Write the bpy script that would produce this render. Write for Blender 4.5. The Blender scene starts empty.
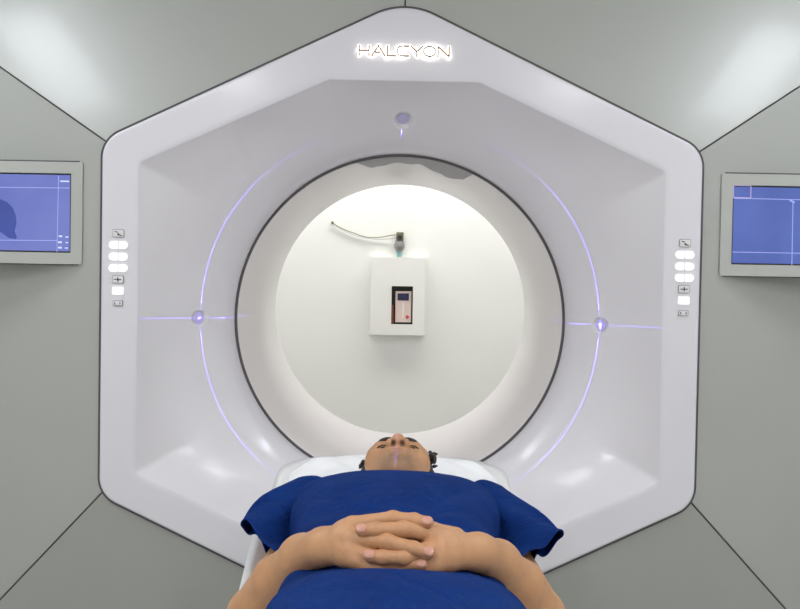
import bpy, bmesh, math, random
import numpy as np
from mathutils import Vector, Matrix

PI = math.pi
random.seed(4); np.random.seed(4)
C = bpy.context.scene.collection
scn = bpy.context.scene

# ------------------------------------------------------------------ camera
F_PX = 1016.0
CZ = 1.30                       # camera height
cam_d = bpy.data.cameras.new('camera'); cam_d.sensor_width = 36.0
cam_d.lens = F_PX / 800.0 * 36.0; cam_d.clip_start = 0.02
cam = bpy.data.objects.new('camera', cam_d); C.objects.link(cam)
CAM_M = (Matrix.Translation((0, 0, CZ)) @ Matrix.Rotation(math.radians(90 - 1.55), 4, 'X')
         @ Matrix.Rotation(math.radians(1.0), 4, 'Z'))
cam.matrix_world = CAM_M
scn.camera = cam

# ------------------------------------------------------------------ world, exposure
scn.view_settings.view_transform = 'Standard'
scn.view_settings.look = 'None'
scn.view_settings.exposure = 0.0
scn.view_settings.gamma = 1.0
scn.view_settings.use_curve_mapping = False
w = bpy.data.worlds.new('room_air'); scn.world = w; w.use_nodes = True
w.node_tree.nodes['Background'].inputs[0].default_value = (0.9, 0.95, 1.0, 1)
w.node_tree.nodes['Background'].inputs[1].default_value = 0.05

# ------------------------------------------------------------------ ceiling lights
def area(name, loc, sx, sy, power, col=(1, 1, 1), rot=(0, 0, 0)):
    l = bpy.data.lights.new(name, 'AREA'); l.shape = 'RECTANGLE'
    l.size = sx; l.size_y = sy; l.energy = power; l.color = col
    o = bpy.data.objects.new(name, l); C.objects.link(o)
    o.location = loc; o.rotation_euler = rot
    return o
COOL = (0.97, 0.98, 1.0); BLUE = (0.88, 0.93, 1.0)
for sx in (-1, 1):
    area('ceiling_tube_light', (sx * 1.70, 2.20, 2.72), 0.28, 0.55, 14, BLUE)
    area('ceiling_tube_light', (sx * 1.2, 0.55, 2.72), 0.30, 1.2, 20, COOL)
    area('ceiling_tube_light', (sx * 1.2, -1.5, 2.72), 0.30, 1.2, 30, COOL)
area('ceiling_tube_light', (0, 4.95, 2.70), 2.6, 0.35, 47, (1.0, 0.995, 0.98))

def P(px, py, d):
    """the point at depth d (world y) seen at a pixel of the photograph"""
    v = CAM_M.to_3x3() @ Vector(((px - 400) / F_PX, -(py - 304.5) / F_PX, -1))
    return Vector((0, 0, CZ)) + v * (d / v.y)

# ------------------------------------------------------------------ materials
def mat(name, col, rough=0.5, metal=0.0, emit=None, estr=0.0, noise=0.0, nscale=8.0, bump=0.0, bscale=60.0, coat=0.0, spec=0.5):
    m = bpy.data.materials.new(name); m.use_nodes = True
    nt = m.node_tree; b = nt.nodes['Principled BSDF']
    b.inputs['Base Color'].default_value = (*col, 1)
    b.inputs['Roughness'].default_value = rough
    b.inputs['Metallic'].default_value = metal
    b.inputs['Coat Weight'].default_value = coat
    b.inputs['Coat Roughness'].default_value = 0.12
    b.inputs['Specular IOR Level'].default_value = spec
    if emit:
        b.inputs['Emission Color'].default_value = (*emit, 1)
        b.inputs['Emission Strength'].default_value = estr
    if noise or bump:
        tc = nt.nodes.new('ShaderNodeTexCoord')
    if noise:
        n = nt.nodes.new('ShaderNodeTexNoise'); n.inputs['Scale'].default_value = nscale
        n.inputs['Detail'].default_value = 4
        nt.links.new(tc.outputs['Object'], n.inputs['Vector'])
        r = nt.nodes.new('ShaderNodeMapRange')
        r.inputs['To Min'].default_value = 1 - noise; r.inputs['To Max'].default_value = 1 + noise
        nt.links.new(n.outputs['Fac'], r.inputs['Value'])
        x = nt.nodes.new('ShaderNodeVectorMath'); x.operation = 'SCALE'
        x.inputs[0].default_value = col
        nt.links.new(r.outputs['Result'], x.inputs['Scale'])
        nt.links.new(x.outputs['Vector'], b.inputs['Base Color'])
    if bump:
        n = nt.nodes.new('ShaderNodeTexNoise'); n.inputs['Scale'].default_value = bscale
        nt.links.new(tc.outputs['Object'], n.inputs['Vector'])
        bp = nt.nodes.new('ShaderNodeBump'); bp.inputs['Strength'].default_value = bump
        bp.inputs['Distance'].default_value = 0.002
        nt.links.new(n.outputs['Fac'], bp.inputs['Height'])
        nt.links.new(bp.outputs['Normal'], b.inputs['Normal'])
    return m

M_SHELL = mat('white_gloss_shell', (0.66, 0.645, 0.685), 0.30, coat=0.35, noise=0.01, nscale=3)
M_FUNNEL = mat('white_satin_recess', (0.668, 0.648, 0.68), 0.32, coat=0.30, noise=0.01, nscale=3)
M_BORE = mat('white_bore_liner', (0.69, 0.66, 0.668), 0.30, coat=0.2)
M_PANEL = mat('grey_green_panel', (0.372, 0.380, 0.352), 0.36, coat=0.10, noise=0.02, nscale=2.5, bump=0.03, bscale=500)
M_SEAM = mat('dark_gasket', (0.075, 0.07, 0.075), 0.6, noise=0.05)
M_PATCH = mat('grey_patch', (0.30, 0.30, 0.31), 0.5, noise=0.25, nscale=30)
M_LIT = mat('lit_button', (.3, .3, .3), 0.4, emit=(1, 1, 1), estr=0.95)
M_KEY = mat('grey_key', (0.72, 0.70, 0.71), 0.45, noise=0.03)
M_KEYD = mat('grey_key_rim', (0.30, 0.29, 0.30), 0.5, noise=0.03)
M_GLYPH = mat('dark_print', (0.06, 0.055, 0.06), 0.6, noise=0.05)
M_LETTER = mat('bronze_letter', (0.36, 0.25, 0.17), 0.4, metal=0.3, noise=0.03)
M_HALO = mat('letter_backlight', (1, 1, 1), 0.5, emit=(1.0, 0.95, 0.89), estr=1.7)
M_LENS = mat('window_painted_glow', (0.52, 0.49, 0.73), 0.4, coat=0.0, noise=0.05)  # purple laser glow in the scoops painted as the window's base colour
M_BEZEL = mat('grey_green_bezel', (0.42, 0.43, 0.40), 0.42, noise=0.02, nscale=4)
M_WALL = mat('white_painted_wall', (0.83, 0.835, 0.79), 0.65, noise=0.012, nscale=2.0)
M_ROOM = mat('pale_room_paint', (0.80, 0.80, 0.78), 0.7, noise=0.02, nscale=2.0)
M_FLOOR = mat('grey_vinyl_floor', (0.42, 0.41, 0.385), 0.45, noise=0.06, nscale=5)
M_PLATE = mat('white_plastic_plate', (0.82, 0.82, 0.77), 0.45, noise=0.01)
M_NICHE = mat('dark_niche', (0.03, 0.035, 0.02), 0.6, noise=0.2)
M_NICHER = mat('red_brown_side', (0.20, 0.055, 0.03), 0.6, noise=0.2)
M_DEV = mat('beige_plastic', (0.74, 0.60, 0.54), 0.4, noise=0.03)
M_DARKBLUE = mat('dark_blue_display', (0.012, 0.012, 0.06), 0.15, noise=0.1)
M_RED = mat('red_button', (0.6, 0.05, 0.04), 0.4, noise=0.03)
M_BLACK = mat('black_plastic', (0.02, 0.02, 0.018), 0.4, noise=0.05)
M_OLIVE = mat('olive_plastic', (0.16, 0.15, 0.09), 0.45, noise=0.1)
M_GREYMET = mat('grey_metal', (0.30, 0.29, 0.28), 0.35, metal=0.4, noise=0.1, nscale=60)
M_TEAL = mat('pale_teal_tube', (0.30, 0.52, 0.53), 0.4, noise=0.05)
M_CABLE = mat('olive_cable', (0.28, 0.26, 0.16), 0.5, noise=0.05)
M_CABLEG = mat('grey_cable', (0.45, 0.45, 0.44), 0.5, noise=0.05)
M_COUCH = mat('white_couch_shell', (0.80, 0.795, 0.80), 0.35, coat=0.15, noise=0.01)
M_PILLOW = mat('white_paper_cover', (0.84, 0.84, 0.85), 0.75, noise=0.01, bump=0.5, bscale=60)
M_STEEL = mat('grey_column', (0.4, 0.4, 0.4), 0.4, noise=0.03)
M_HAIR = mat('dark_hair', (0.012, 0.010, 0.009), 0.5, noise=0.3, nscale=120, bump=0.8, bscale=180)
M_EYE = mat('eye_white', (0.55, 0.50, 0.46), 0.25, noise=0.03)
M_IRIS = mat('dark_iris', (0.02, 0.012, 0.008), 0.15, noise=0.1)
M_NAIL = mat('pink_nail', (0.53, 0.265, 0.195), 0.28, coat=0.25, noise=0.03)

# skin: warm brown with fine mottling; lips and stubble come from a colour attribute
M_SKIN = bpy.data.materials.new('skin'); M_SKIN.use_nodes = True
nt = M_SKIN.node_tree; b = nt.nodes['Principled BSDF']
at = nt.nodes.new('ShaderNodeAttribute'); at.attribute_name = 'tint'
tc = nt.nodes.new('ShaderNodeTexCoord')
n1 = nt.nodes.new('ShaderNodeTexNoise'); n1.inputs['Scale'].default_value = 55; n1.inputs['Detail'].default_value = 6
r1 = nt.nodes.new('ShaderNodeMapRange'); r1.inputs['To Min'].default_value = 0.86; r1.inputs['To Max'].default_value = 1.14
sc = nt.nodes.new('ShaderNodeVectorMath'); sc.operation = 'SCALE'
nt.links.new(tc.outputs['Object'], n1.inputs['Vector']); nt.links.new(n1.outputs['Fac'], r1.inputs['Value'])
nt.links.new(at.outputs['Color'], sc.inputs[0]); nt.links.new(r1.outputs['Result'], sc.inputs['Scale'])
nt.links.new(sc.outputs['Vector'], b.inputs['Base Color'])
b.inputs['Roughness'].default_value = 0.52
b.inputs['Subsurface Weight'].default_value = 0.08
b.inputs['Subsurface Radius'].default_value = (0.01, 0.004, 0.002)
n2 = nt.nodes.new('ShaderNodeTexNoise'); n2.inputs['Scale'].default_value = 420
bp = nt.nodes.new('ShaderNodeBump'); bp.inputs['Strength'].default_value = 0.18; bp.inputs['Distance'].default_value = 0.002
nt.links.new(tc.outputs['Object'], n2.inputs['Vector']); nt.links.new(n2.outputs['Fac'], bp.inputs['Height'])
nt.links.new(bp.outputs['Normal'], b.inputs['Normal'])
SKIN = (0.47, 0.245, 0.118)

# woven blue cloth
M_CLOTH = bpy.data.materials.new('blue_cloth'); M_CLOTH.use_nodes = True
nt = M_CLOTH.node_tree; b = nt.nodes['Principled BSDF']
tc = nt.nodes.new('ShaderNodeTexCoord')
n1 = nt.nodes.new('ShaderNodeTexNoise'); n1.inputs['Scale'].default_value = 9; n1.inputs['Detail'].default_value = 5
cr = nt.nodes.new('ShaderNodeValToRGB')
cr.color_ramp.elements[0].position = 0.3; cr.color_ramp.elements[0].color = (0.003, 0.021, 0.125, 1)
cr.color_ramp.elements[1].position = 0.7; cr.color_ramp.elements[1].color = (0.004, 0.029, 0.158, 1)
nt.links.new(tc.outputs['Object'], n1.inputs['Vector']); nt.links.new(n1.outputs['Fac'], cr.inputs['Fac'])
nt.links.new(cr.outputs['Color'], b.inputs['Base Color'])
b.inputs['Roughness'].default_value = 0.85
b.inputs['Sheen Weight'].default_value = 0.03; b.inputs['Sheen Tint'].default_value = (0.1, 0.25, 0.8, 1)
b.inputs['Specular IOR Level'].default_value = 0.08
n2 = nt.nodes.new('ShaderNodeTexNoise'); n2.inputs['Scale'].default_value = 350
n3 = nt.nodes.new('ShaderNodeTexNoise'); n3.inputs['Scale'].default_value = 8; n3.inputs['Detail'].default_value = 2; n3.inputs['Distortion'].default_value = 1.5
ad = nt.nodes.new('ShaderNodeMath'); ad.operation = 'MULTIPLY_ADD'; ad.inputs[1].default_value = 12
nt.links.new(tc.outputs['Object'], n2.inputs['Vector']); nt.links.new(tc.outputs['Object'], n3.inputs['Vector'])
nt.links.new(n3.outputs['Fac'], ad.inputs[0]); nt.links.new(n2.outputs['Fac'], ad.inputs[2])
bp = nt.nodes.new('ShaderNodeBump'); bp.inputs['Strength'].default_value = 0.5; bp.inputs['Distance'].default_value = 0.007
nt.links.new(ad.outputs[0], bp.inputs['Height']); nt.links.new(bp.outputs['Normal'], b.inputs['Normal'])

# blue screens glow
def screen_mat(name, c0, c1, s):
    m = bpy.data.materials.new(name); m.use_nodes = True
    nt = m.node_tree; b = nt.nodes['Principled BSDF']
    tc = nt.nodes.new('ShaderNodeTexCoord')
    n = nt.nodes.new('ShaderNodeTexNoise'); n.inputs['Scale'].default_value = 6
    cr = nt.nodes.new('ShaderNodeValToRGB')
    cr.color_ramp.elements[0].position = 0.35; cr.color_ramp.elements[0].color = (*c0, 1)
    cr.color_ramp.elements[1].position = 0.65; cr.color_ramp.elements[1].color = (*c1, 1)
    nt.links.new(tc.outputs['Object'], n.inputs['Vector']); nt.links.new(n.outputs['Fac'], cr.inputs['Fac'])
    nt.links.new(cr.outputs['Color'], b.inputs['Emission Color'])
    b.inputs['Emission Strength'].default_value = s
    b.inputs['Base Color'].default_value = (0.02, 0.02, 0.03, 1); b.inputs['Roughness'].default_value = 0.2
    return m
M_SCRL = screen_mat('blue_violet_screen', (0.115, 0.15, 0.50), (0.15, 0.19, 0.56), 0.95)
M_SCRR = screen_mat('blue_screen', (0.055, 0.10, 0.40), (0.075, 0.13, 0.47), 0.95)
M_SIL = screen_mat('screen_figure', (0.022, 0.05, 0.30), (0.03, 0.065, 0.36), 0.95)
M_LINE = mat('screen_mark', (0.1, 0.1, 0.1), 0.4, emit=(0.30, 0.36, 0.80), estr=1.0)
M_LINEB = mat('screen_symbol', (0.1, 0.1, 0.1), 0.4, emit=(0.62, 0.68, 0.95), estr=1.0)
M_LINEP = mat('screen_box_line', (0.1, 0.1, 0.1), 0.4, emit=(0.48, 0.36, 0.66), estr=1.0)

# ------------------------------------------------------------------ helpers
def mesh_obj(name, verts, faces, m, parent=None, smooth=True, loc=None):
    me = bpy.data.meshes.new(name)
    if isinstance(verts, np.ndarray): verts = verts.tolist()
    if isinstance(faces, np.ndarray): faces = faces.tolist()
    me.from_pydata(verts, [], faces); me.validate(); me.update()
    if smooth: me.polygons.foreach_set('use_smooth', [True] * len(me.polygons))
    if m: me.materials.append(m)
    o = bpy.data.objects.new(name, me); C.objects.link(o)
    if parent:
        o.parent = parent
        o.matrix_parent_inverse = Matrix.Translation(-Vector(parent.location))
    return o
def bm_obj(name, bm, m, parent=None, smooth=False):
    me = bpy.data.meshes.new(name); bmesh.ops.recalc_face_normals(bm, faces=bm.faces[:])
    bm.to_mesh(me); bm.free()
    if smooth: me.polygons.foreach_set('use_smooth', [True] * len(me.polygons))
    me.materials.append(m)
    o = bpy.data.objects.new(name, me); C.objects.link(o)
    if parent:
        o.parent = parent
        o.matrix_parent_inverse = Matrix.Translation(-Vector(parent.location))
    return o
def thing(name, label, cat, loc, group=None):
    o = bpy.data.objects.new(name, None); C.objects.link(o); o.location = loc
    o.empty_display_size = 0.1
    return tag(o, label, cat, group)
def tag(o, label, cat, group=None):
    o['label'] = label; o['category'] = cat
    if group: o['group'] = group
    return o
def add_box(bm, x0, x1, y0, y1, z0, z1, bev=0.0):
    vs = [bm.verts.new(p) for p in ((x0,y0,z0),(x1,y0,z0),(x1,y1,z0),(x0,y1,z0),(x0,y0,z1),(x1,y0,z1),(x1,y1,z1),(x0,y1,z1))]
    fs = [bm.faces.new([vs[i] for i in q]) for q in ((0,3,2,1),(4,5,6,7),(0,1,5,4),(1,2,6,5),(2,3,7,6),(3,0,4,7))]
    if bev:
        es = list({e for f in fs for e in f.edges})
        bmesh.ops.bevel(bm, geom=es, offset=bev, segments=2, affect='EDGES', profile=0.5)
def add_prism(bm, pts, y0, y1):
    """polygon in (x, z) extruded from y0 to y1"""
    a = [bm.verts.new((x, y0, z)) for x, z in pts]; c = [bm.verts.new((x, y1, z)) for x, z in pts]
    bm.faces.new(a); bm.faces.new(c[::-1])
    n = len(pts)
    for i in range(n):
        bm.faces.new((a[i], c[i], c[(i+1) % n], a[(i+1) % n]))
def catmull(pts, n, closed=False):
    pts = [Vector(p) for p in pts]; N = len(pts); out = []
    segs = N if closed else N - 1
    for k in range(n if closed else n):
        u = k / (n if closed else (n - 1)) * segs
        i = min(int(u), segs - 1); t = u - i
        if closed: p0, p1, p2, p3 = (pts[(i + q) % N] for q in (-1, 0, 1, 2))
        else:
            p1, p2 = pts[i], pts[i+1]
            p0 = pts[i-1] if i > 0 else p1 * 2 - p2
            p3 = pts[i+2] if i + 2 < N else p2 * 2 - p1
        out.append(0.5 * ((2*p1) + (p2-p0)*t + (2*p0-5*p1+4*p2-p3)*t*t + (3*p1-p0-3*p2+p3)*t**3))
    return out
def tube(bm, pts, r, seg=8, taper=None):
    pts = [Vector(p) for p in pts]; rings = []
    for i, p in enumerate(pts):
        d = (pts[min(i+1, len(pts)-1)] - pts[max(i-1, 0)]).normalized()
        a = d.cross(Vector((0, 0, 1)))
        if a.length < 1e-3: a = d.cross(Vector((1, 0, 0)))
        a.normalize(); c = d.cross(a)
        rr = r * (taper[i] if taper else 1)
        rings.append([bm.verts.new(p + (a*math.cos(2*PI*k/seg) + c*math.sin(2*PI*k/seg))*rr) for k in range(seg)])
    for i in range(len(rings)-1):
        for k in range(seg):
            bm.faces.new((rings[i][k], rings[i][(k+1) % seg], rings[i+1][(k+1) % seg], rings[i+1][k]))
    bm.faces.new(rings[0][::-1]); bm.faces.new(rings[-1])
def round_poly(pts, rad, seg=10):
    out = []; n = len(pts)
    for i in range(n):
        p = Vector(pts[i]); a = (Vector(pts[i-1]) - p).normalized(); c = (Vector(pts[(i+1) % n]) - p).normalized()
        ang = a.angle(c); t = rad[i] / math.tan(ang/2)
        if rad[i] <= 0: out.append(tuple(p)); continue
        p0 = p + a*t; p1 = p + c*t
        cen = p + (a + c).normalized() * (rad[i]/math.sin(ang/2))
        a0 = math.atan2(*(p0 - cen).yx); a1 = math.atan2(*(p1 - cen).yx)
        da = (a1 - a0 + PI) % (2*PI) - PI
        for k in range(seg+1):
            q = a0 + da*k/seg; out.append((cen.x + rad[i]*math.cos(q), cen.y + rad[i]*math.sin(q)))
    return out

# ---- signed-distance modelling: smooth unions of bones, turned into one surface
class Field:
    def __init__(s, lo, hi, h):
        s.lo = np.array(lo, float); s.h = h
        s.n = np.ceil((np.array(hi) - s.lo) / h).astype(int) + 1
        s.ax = [(s.lo[i] + h*np.arange(s.n[i])).astype(np.float32) for i in range(3)]
        s.D = np.full(s.n, 0.2, np.float32)
    def _sl(s, lo, hi, m):
        i0 = np.maximum(np.floor((np.array(lo) - m - s.lo)/s.h).astype(int), 0)
        i1 = np.minimum(np.ceil((np.array(hi) + m - s.lo)/s.h).astype(int) + 1, s.n)
        return tuple(slice(a, max(a, c)) for a, c in zip(i0, i1))
    def _xyz(s, sl):
        return np.meshgrid(s.ax[0][sl[0]], s.ax[1][sl[1]], s.ax[2][sl[2]], indexing='ij', sparse=True)
    def put(s, fn, lo, hi, k, cut=False):
        sl = s._sl(lo, hi, k*1.0 + 4*s.h + 0.004)
        if any(q.stop <= q.start for q in sl): return
        d = fn(*s._xyz(sl)); D = s.D[sl]
        if cut:
            d = -d; h = np.maximum(k - np.abs(D - d), 0)/max(k, 1e-6)
            s.D[sl] = np.maximum(D, d) + h*h*k*0.25
        else:
            h = np.maximum(k - np.abs(D - d), 0)/max(k, 1e-6)
            s.D[sl] = np.minimum(D, d) - h*h*k*0.25
    def bone(s, a, c, ra, rb, k=0.01, cut=False):
        a = np.array(a, float); c = np.array(c, float); ba = c - a; L = float(ba @ ba) or 1e-9
        def fn(x, y, z):
            t = np.clip(((x-a[0])*ba[0] + (y-a[1])*ba[1] + (z-a[2])*ba[2])/L, 0, 1)
            return np.sqrt((x-a[0]-t*ba[0])**2 + (y-a[1]-t*ba[1])**2 + (z-a[2]-t*ba[2])**2) - (ra + (rb-ra)*t)
        m = max(ra, rb)
        s.put(fn, np.minimum(a, c) - m, np.maximum(a, c) + m, k, cut)
    def ell(s, c, r, k=0.01, cut=False, rot=None):
        c = np.array(c, float); r = np.array(r, float)
        R = np.array(rot) if rot is not None else np.eye(3)
        def fn(x, y, z):
            X, Y, Z = x-c[0], y-c[1], z-c[2]
            u = X*R[0][0] + Y*R[1][0] + Z*R[2][0]; v = X*R[0][1] + Y*R[1][1] + Z*R[2][1]; q = X*R[0][2] + Y*R[1][2] + Z*R[2][2]
            k0 = np.sqrt((u/r[0])**2 + (v/r[1])**2 + (q/r[2])**2)
            k1 = np.sqrt((u/r[0]**2)**2 + (v/r[1]**2)**2 + (q/r[2]**2)**2)
            return k0*(k0-1)/np.maximum(k1, 1e-6)
        m = r.max()*np.ones(3) if rot is not None else r
        s.put(fn, c - m, c + m, k, cut)
    def mesh(s):
        D = s.D; n = D.shape; S = D < 0
        cnt = np.zeros((n[0]-1, n[1]-1, n[2]-1), np.int8)
        off = [(i, j, k) for i in (0, 1) for j in (0, 1) for k in (0, 1)]
        for i, j, k in off: cnt += S[i:n[0]-1+i, j:n[1]-1+j, k:n[2]-1+k]
        act = np.argwhere((cnt > 0) & (cnt < 8)); idx = np.full(cnt.shape, -1, np.int32)
        idx[act[:, 0], act[:, 1], act[:, 2]] = np.arange(len(act))
        cv = np.stack([D[act[:, 0]+i, act[:, 1]+j, act[:, 2]+k] for i, j, k in off], 1)
        acc = np.zeros((len(act), 3)); num = np.zeros(len(act))
        for p in range(8):
            for ax in range(3):
                if off[p][ax] == 0:
                    q = p + (4, 2, 1)[ax]
                    va, vb = cv[:, p], cv[:, q]; c = (va < 0) != (vb < 0)
                    t = np.where(c, va/np.where(c, va - vb, 1), 0)
                    pt = np.tile(np.array(off[p], float), (len(act), 1)); pt[:, ax] += t
                    acc += pt*c[:, None]; num += c
        V = (act + acc/num[:, None])*s.h + s.lo
        Fs = []
        for ax in range(3):
            a = [slice(None)]*3; c = [slice(None)]*3; a[ax] = slice(0, -1); c[ax] = slice(1, None)
            s0, s1 = S[tuple(a)], S[tuple(c)]
            e = np.argwhere(s0 != s1)
            u, v = (ax+1) % 3, (ax+2) % 3
            e = e[(e[:, u] > 0) & (e[:, v] > 0) & (e[:, u] < n[u]-1) & (e[:, v] < n[v]-1)]
            def at(du, dv):
                q = e.copy(); q[:, u] += du; q[:, v] += dv
                return idx[q[:, 0], q[:, 1], q[:, 2]]
            quad = np.stack([at(-1, -1), at(0, -1), at(0, 0), at(-1, 0)], 1)
            fl = s0[e[:, 0], e[:, 1], e[:, 2]]
            quad[~fl] = quad[~fl][:, ::-1]
            Fs.append(quad)
        return V, np.concatenate(Fs)
def merge(parts):
    V = []; Fa = []; o = 0
    for v, f in parts:
        V.append(np.asarray(v)); Fa.append(np.asarray(f) + o); o += len(v)
    return np.concatenate(V), np.concatenate(Fa)

# ------------------------------------------------------------------ the room
def struct(name, x0, x1, y0, y1, z0, z1, m):
    bm = bmesh.new(); add_box(bm, x0, x1, y0, y1, z0, z1)
    o = bm_obj(name, bm, m); o['kind'] = 'structure'; return o
RX, Y0, Y1, H = 2.3, -2.6, 5.3, 2.75
struct('floor', -RX, RX, Y0, Y1, -0.1, 0, M_FLOOR)
struct('ceiling', -RX, RX, Y0, Y1, H, H + 0.1, M_ROOM)
struct('wall_left', -RX - 0.1, -RX, Y0, Y1, 0, H, M_ROOM)
struct('wall_right', RX, RX + 0.1, Y0, Y1, 0, H, M_ROOM)
struct('wall_far', -RX, RX, Y1, Y1 + 0.1, 0, H, M_WALL)
struct('wall_near', -RX, RX, Y0 - 0.1, Y0, 0, H, M_ROOM)

# ------------------------------------------------------------------ the treatment machine
AZ = CZ - 0.131                 # bore axis height
YH, YR, YB, R = 2.87, 3.10, 4.10, 0.50
gantry = thing('radiotherapy_machine', 'white hexagonal ring-shaped radiotherapy machine with glowing letters and grey-green cladding', 'medical machine', (0, YH, 0))
HEX = [(0, .907), (.846, .5037), (.846, -.5037), (0, -.907), (-.846, -.5037), (-.846, .5037)]
hexr = [(x, z + AZ) for x, z in round_poly(HEX, [.19, .08, .08, .19, .08, .08], 12)]
INN = [(.212, .682), (.742, .440), (.742, -.440), (.212, -.682), (-.212, -.682), (-.742, -.440), (-.742, .440), (-.212, .682)]
innr = round_poly(INN, [.02]*8, 4)
NT = 1080
def polar(poly, th):
    """radius of a star-shaped polygon in direction th (measured from +x)"""
    dx, dz = math.cos(th), math.sin(th); n = len(poly); best = 1e9
    for i in range(n):
        ax, az = poly[i]; bx, bz = poly[(i+1) % n]
        ex, ez = bx-ax, bz-az; den = dx*ez - dz*ex
        if abs(den) < 1e-12: continue
        t = (ax*ez - az*ex)/den; u = (ax*dz - az*dx)/den
        if t > 0 and -1e-6 <= u <= 1+1e-6: best = min(best, t)
    return best
ths = [2*PI*k/NT for k in range(NT)]
hexl = [(x, z - AZ) for x, z in hexr]
ro = np.array([polar(hexl, t) for t in ths]); ri = np.array([polar(innr, t) for t in ths])
ct, st = np.cos(ths), np.sin(ths)
def sweep(rows, name, m, par, smooth=True):
    """rows: list of (radius array, y array)"""
    V = []; Fq = []
    for r_, y_ in rows:
        V.append(np.stack([r_*ct, np.broadcast_to(y_, r_.shape), r_*st + AZ], 1))
    V = np.concatenate(V)
    k = np.arange(NT); k2 = (k+1) % NT
    for j in range(len(rows)-1):
        Fq.append(np.stack([j*NT+k, j*NT+k2, (j+1)*NT+k2, (j+1)*NT+k], 1))
    return mesh_obj(name, V, np.concatenate(Fq), m, par, smooth)
one = np.ones(NT)
# front rim: side wall, small bevel, flat face, small roll into the recess
rows = [(ro, YH + .06), (ro, YH + .006), (ro - .002, YH + .002), (ro - .006, YH)]
rows += [(ro - .006 + (ri + .004 - ro + .006)*t, YH) for t in np.linspace(.05, 1, 8)]
rows += [(ri, YH + .0015)]
rim = sweep(rows, 'front_rim', M_SHELL, gantry)
# recess: from the inner hexagon down to the round bore mouth
def bez(t, p0, p1, p2, p3): return (1-t)**3*p0 + 3*(1-t)**2*t*p1 + 3*(1-t)*t*t*p2 + t**3*p3
rows = []
RIN = R + .003
kern = np.exp(-.5*(np.arange(-150, 151)/48.0)**2); kern /= kern.sum()
rs = np.convolve(np.concatenate([ri[-150:], ri, ri[:150]]), kern, 'valid')
for t in np.linspace(0, 1, 90):
    q = min(1, t/.36); q = q*q*(3-2*q)
    rows.append((bez(t, ri*(1-q) + rs*q, .614*one, .520*one, RIN*one), one*(YH + .0015 + bez(t, 0, .115, .150, YR - YH - .0015))))
LR = 0.583
tq = np.linspace(0, 1, 400); rr_ = bez(tq, .742, .614, .520, RIN); yy_ = YH + bez(tq, 0, .115, .150, YR - YH)
YL = float(np.interp(-LR, -rr_, yy_))                       # depth of the laser ring
YD = float(np.interp(-(LR - .016), -rr_, yy_))
rows2 = []
for r_, y_ in rows:
    x_, z_ = r_*ct, r_*st; y_ = y_.copy()
    for lx, lz in ((LR, 0), (-LR, 0), (0, LR)):
        q = np.sqrt((x_-lx)**2 + (z_-lz)**2)/.0265
        y_ = np.where(q < 1, np.maximum(y_, YD - .022*np.clip(q, 0, 1)**3), y_)
    rows2.append((r_, y_))
sweep(rows2, 'recess', M_FUNNEL, gantry)
# gasket ring at the bore mouth
V = []; Fq = []
for i in range(240):
    a = 2*PI*i/240
    for k in range(10):
        q = 2*PI*k/10; rr = R + .0005 + .0048*math.cos(q)
        V.append((rr*math.cos(a), YR + .0048*math.sin(q), AZ + rr*math.sin(a)))
        Fq.append((i*10+k, i*10+(k+1) % 10, ((i+1) % 240)*10+(k+1) % 10, ((i+1) % 240)*10+k))
mesh_obj('bore_gasket', V, Fq, M_SEAM, gantry)
# bore liner
prof = [(R + .004, YR), (R + .002, YR + .02), (R, YR + .08), (R, YR + .30), (R - .001, YR + .34), (R - .001, YB - .05), (R + .001, YB - .012), (R + .012, YB + .004), (R + .03, YB + .008)]
sweep([(one*a, one*y) for a, y in prof], 'bore_liner', M_BORE, gantry)
# grey patch of uneven depth on the crown of the liner
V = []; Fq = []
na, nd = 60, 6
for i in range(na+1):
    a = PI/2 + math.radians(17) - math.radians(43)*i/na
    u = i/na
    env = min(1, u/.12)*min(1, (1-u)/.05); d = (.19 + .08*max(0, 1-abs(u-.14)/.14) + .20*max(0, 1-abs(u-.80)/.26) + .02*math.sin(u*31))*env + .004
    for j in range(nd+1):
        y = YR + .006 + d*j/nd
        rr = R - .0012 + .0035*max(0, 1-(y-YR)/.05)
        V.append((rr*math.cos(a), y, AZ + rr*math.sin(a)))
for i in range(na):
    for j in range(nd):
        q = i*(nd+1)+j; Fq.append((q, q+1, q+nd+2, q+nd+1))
mesh_obj('liner_patch', V, Fq, M_PATCH, gantry)
# dark gasket around the rim
gx = round_poly(HEX, [.19, .08, .08, .19, .08, .08], 12)
bm = bmesh.new()
loop_o = []
cnt_ = len(gx)
for i, (x, z) in enumerate(gx):
    p, q = Vector(gx[i-1]), Vector(gx[(i+1) % cnt_]); t = (q-p).normalized(); nrm = Vector((t.y, -t.x))
    if nrm.dot(Vector((x, z))) < 0: nrm = -nrm
    loop_o.append((x + nrm.x*.0075, z + nrm.y*.0075))
ring = []
for (x, z), (xo, zo) in zip(gx, loop_o):
    ring.append([bm.verts.new((x - .001*np.sign(x), YH + .012, z + AZ)), bm.verts.new((xo, YH + .012, zo + AZ)), bm.verts.new((xo, YH + .06, zo + AZ))])
for i in range(cnt_):
    a, c = ring[i], ring[(i+1) % cnt_]
    for k in (0, 1): bm.faces.new((a[k], c[k], c[k+1], a[k+1]))
bm_obj('rim_gasket', bm, M_SEAM, gantry)

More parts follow.
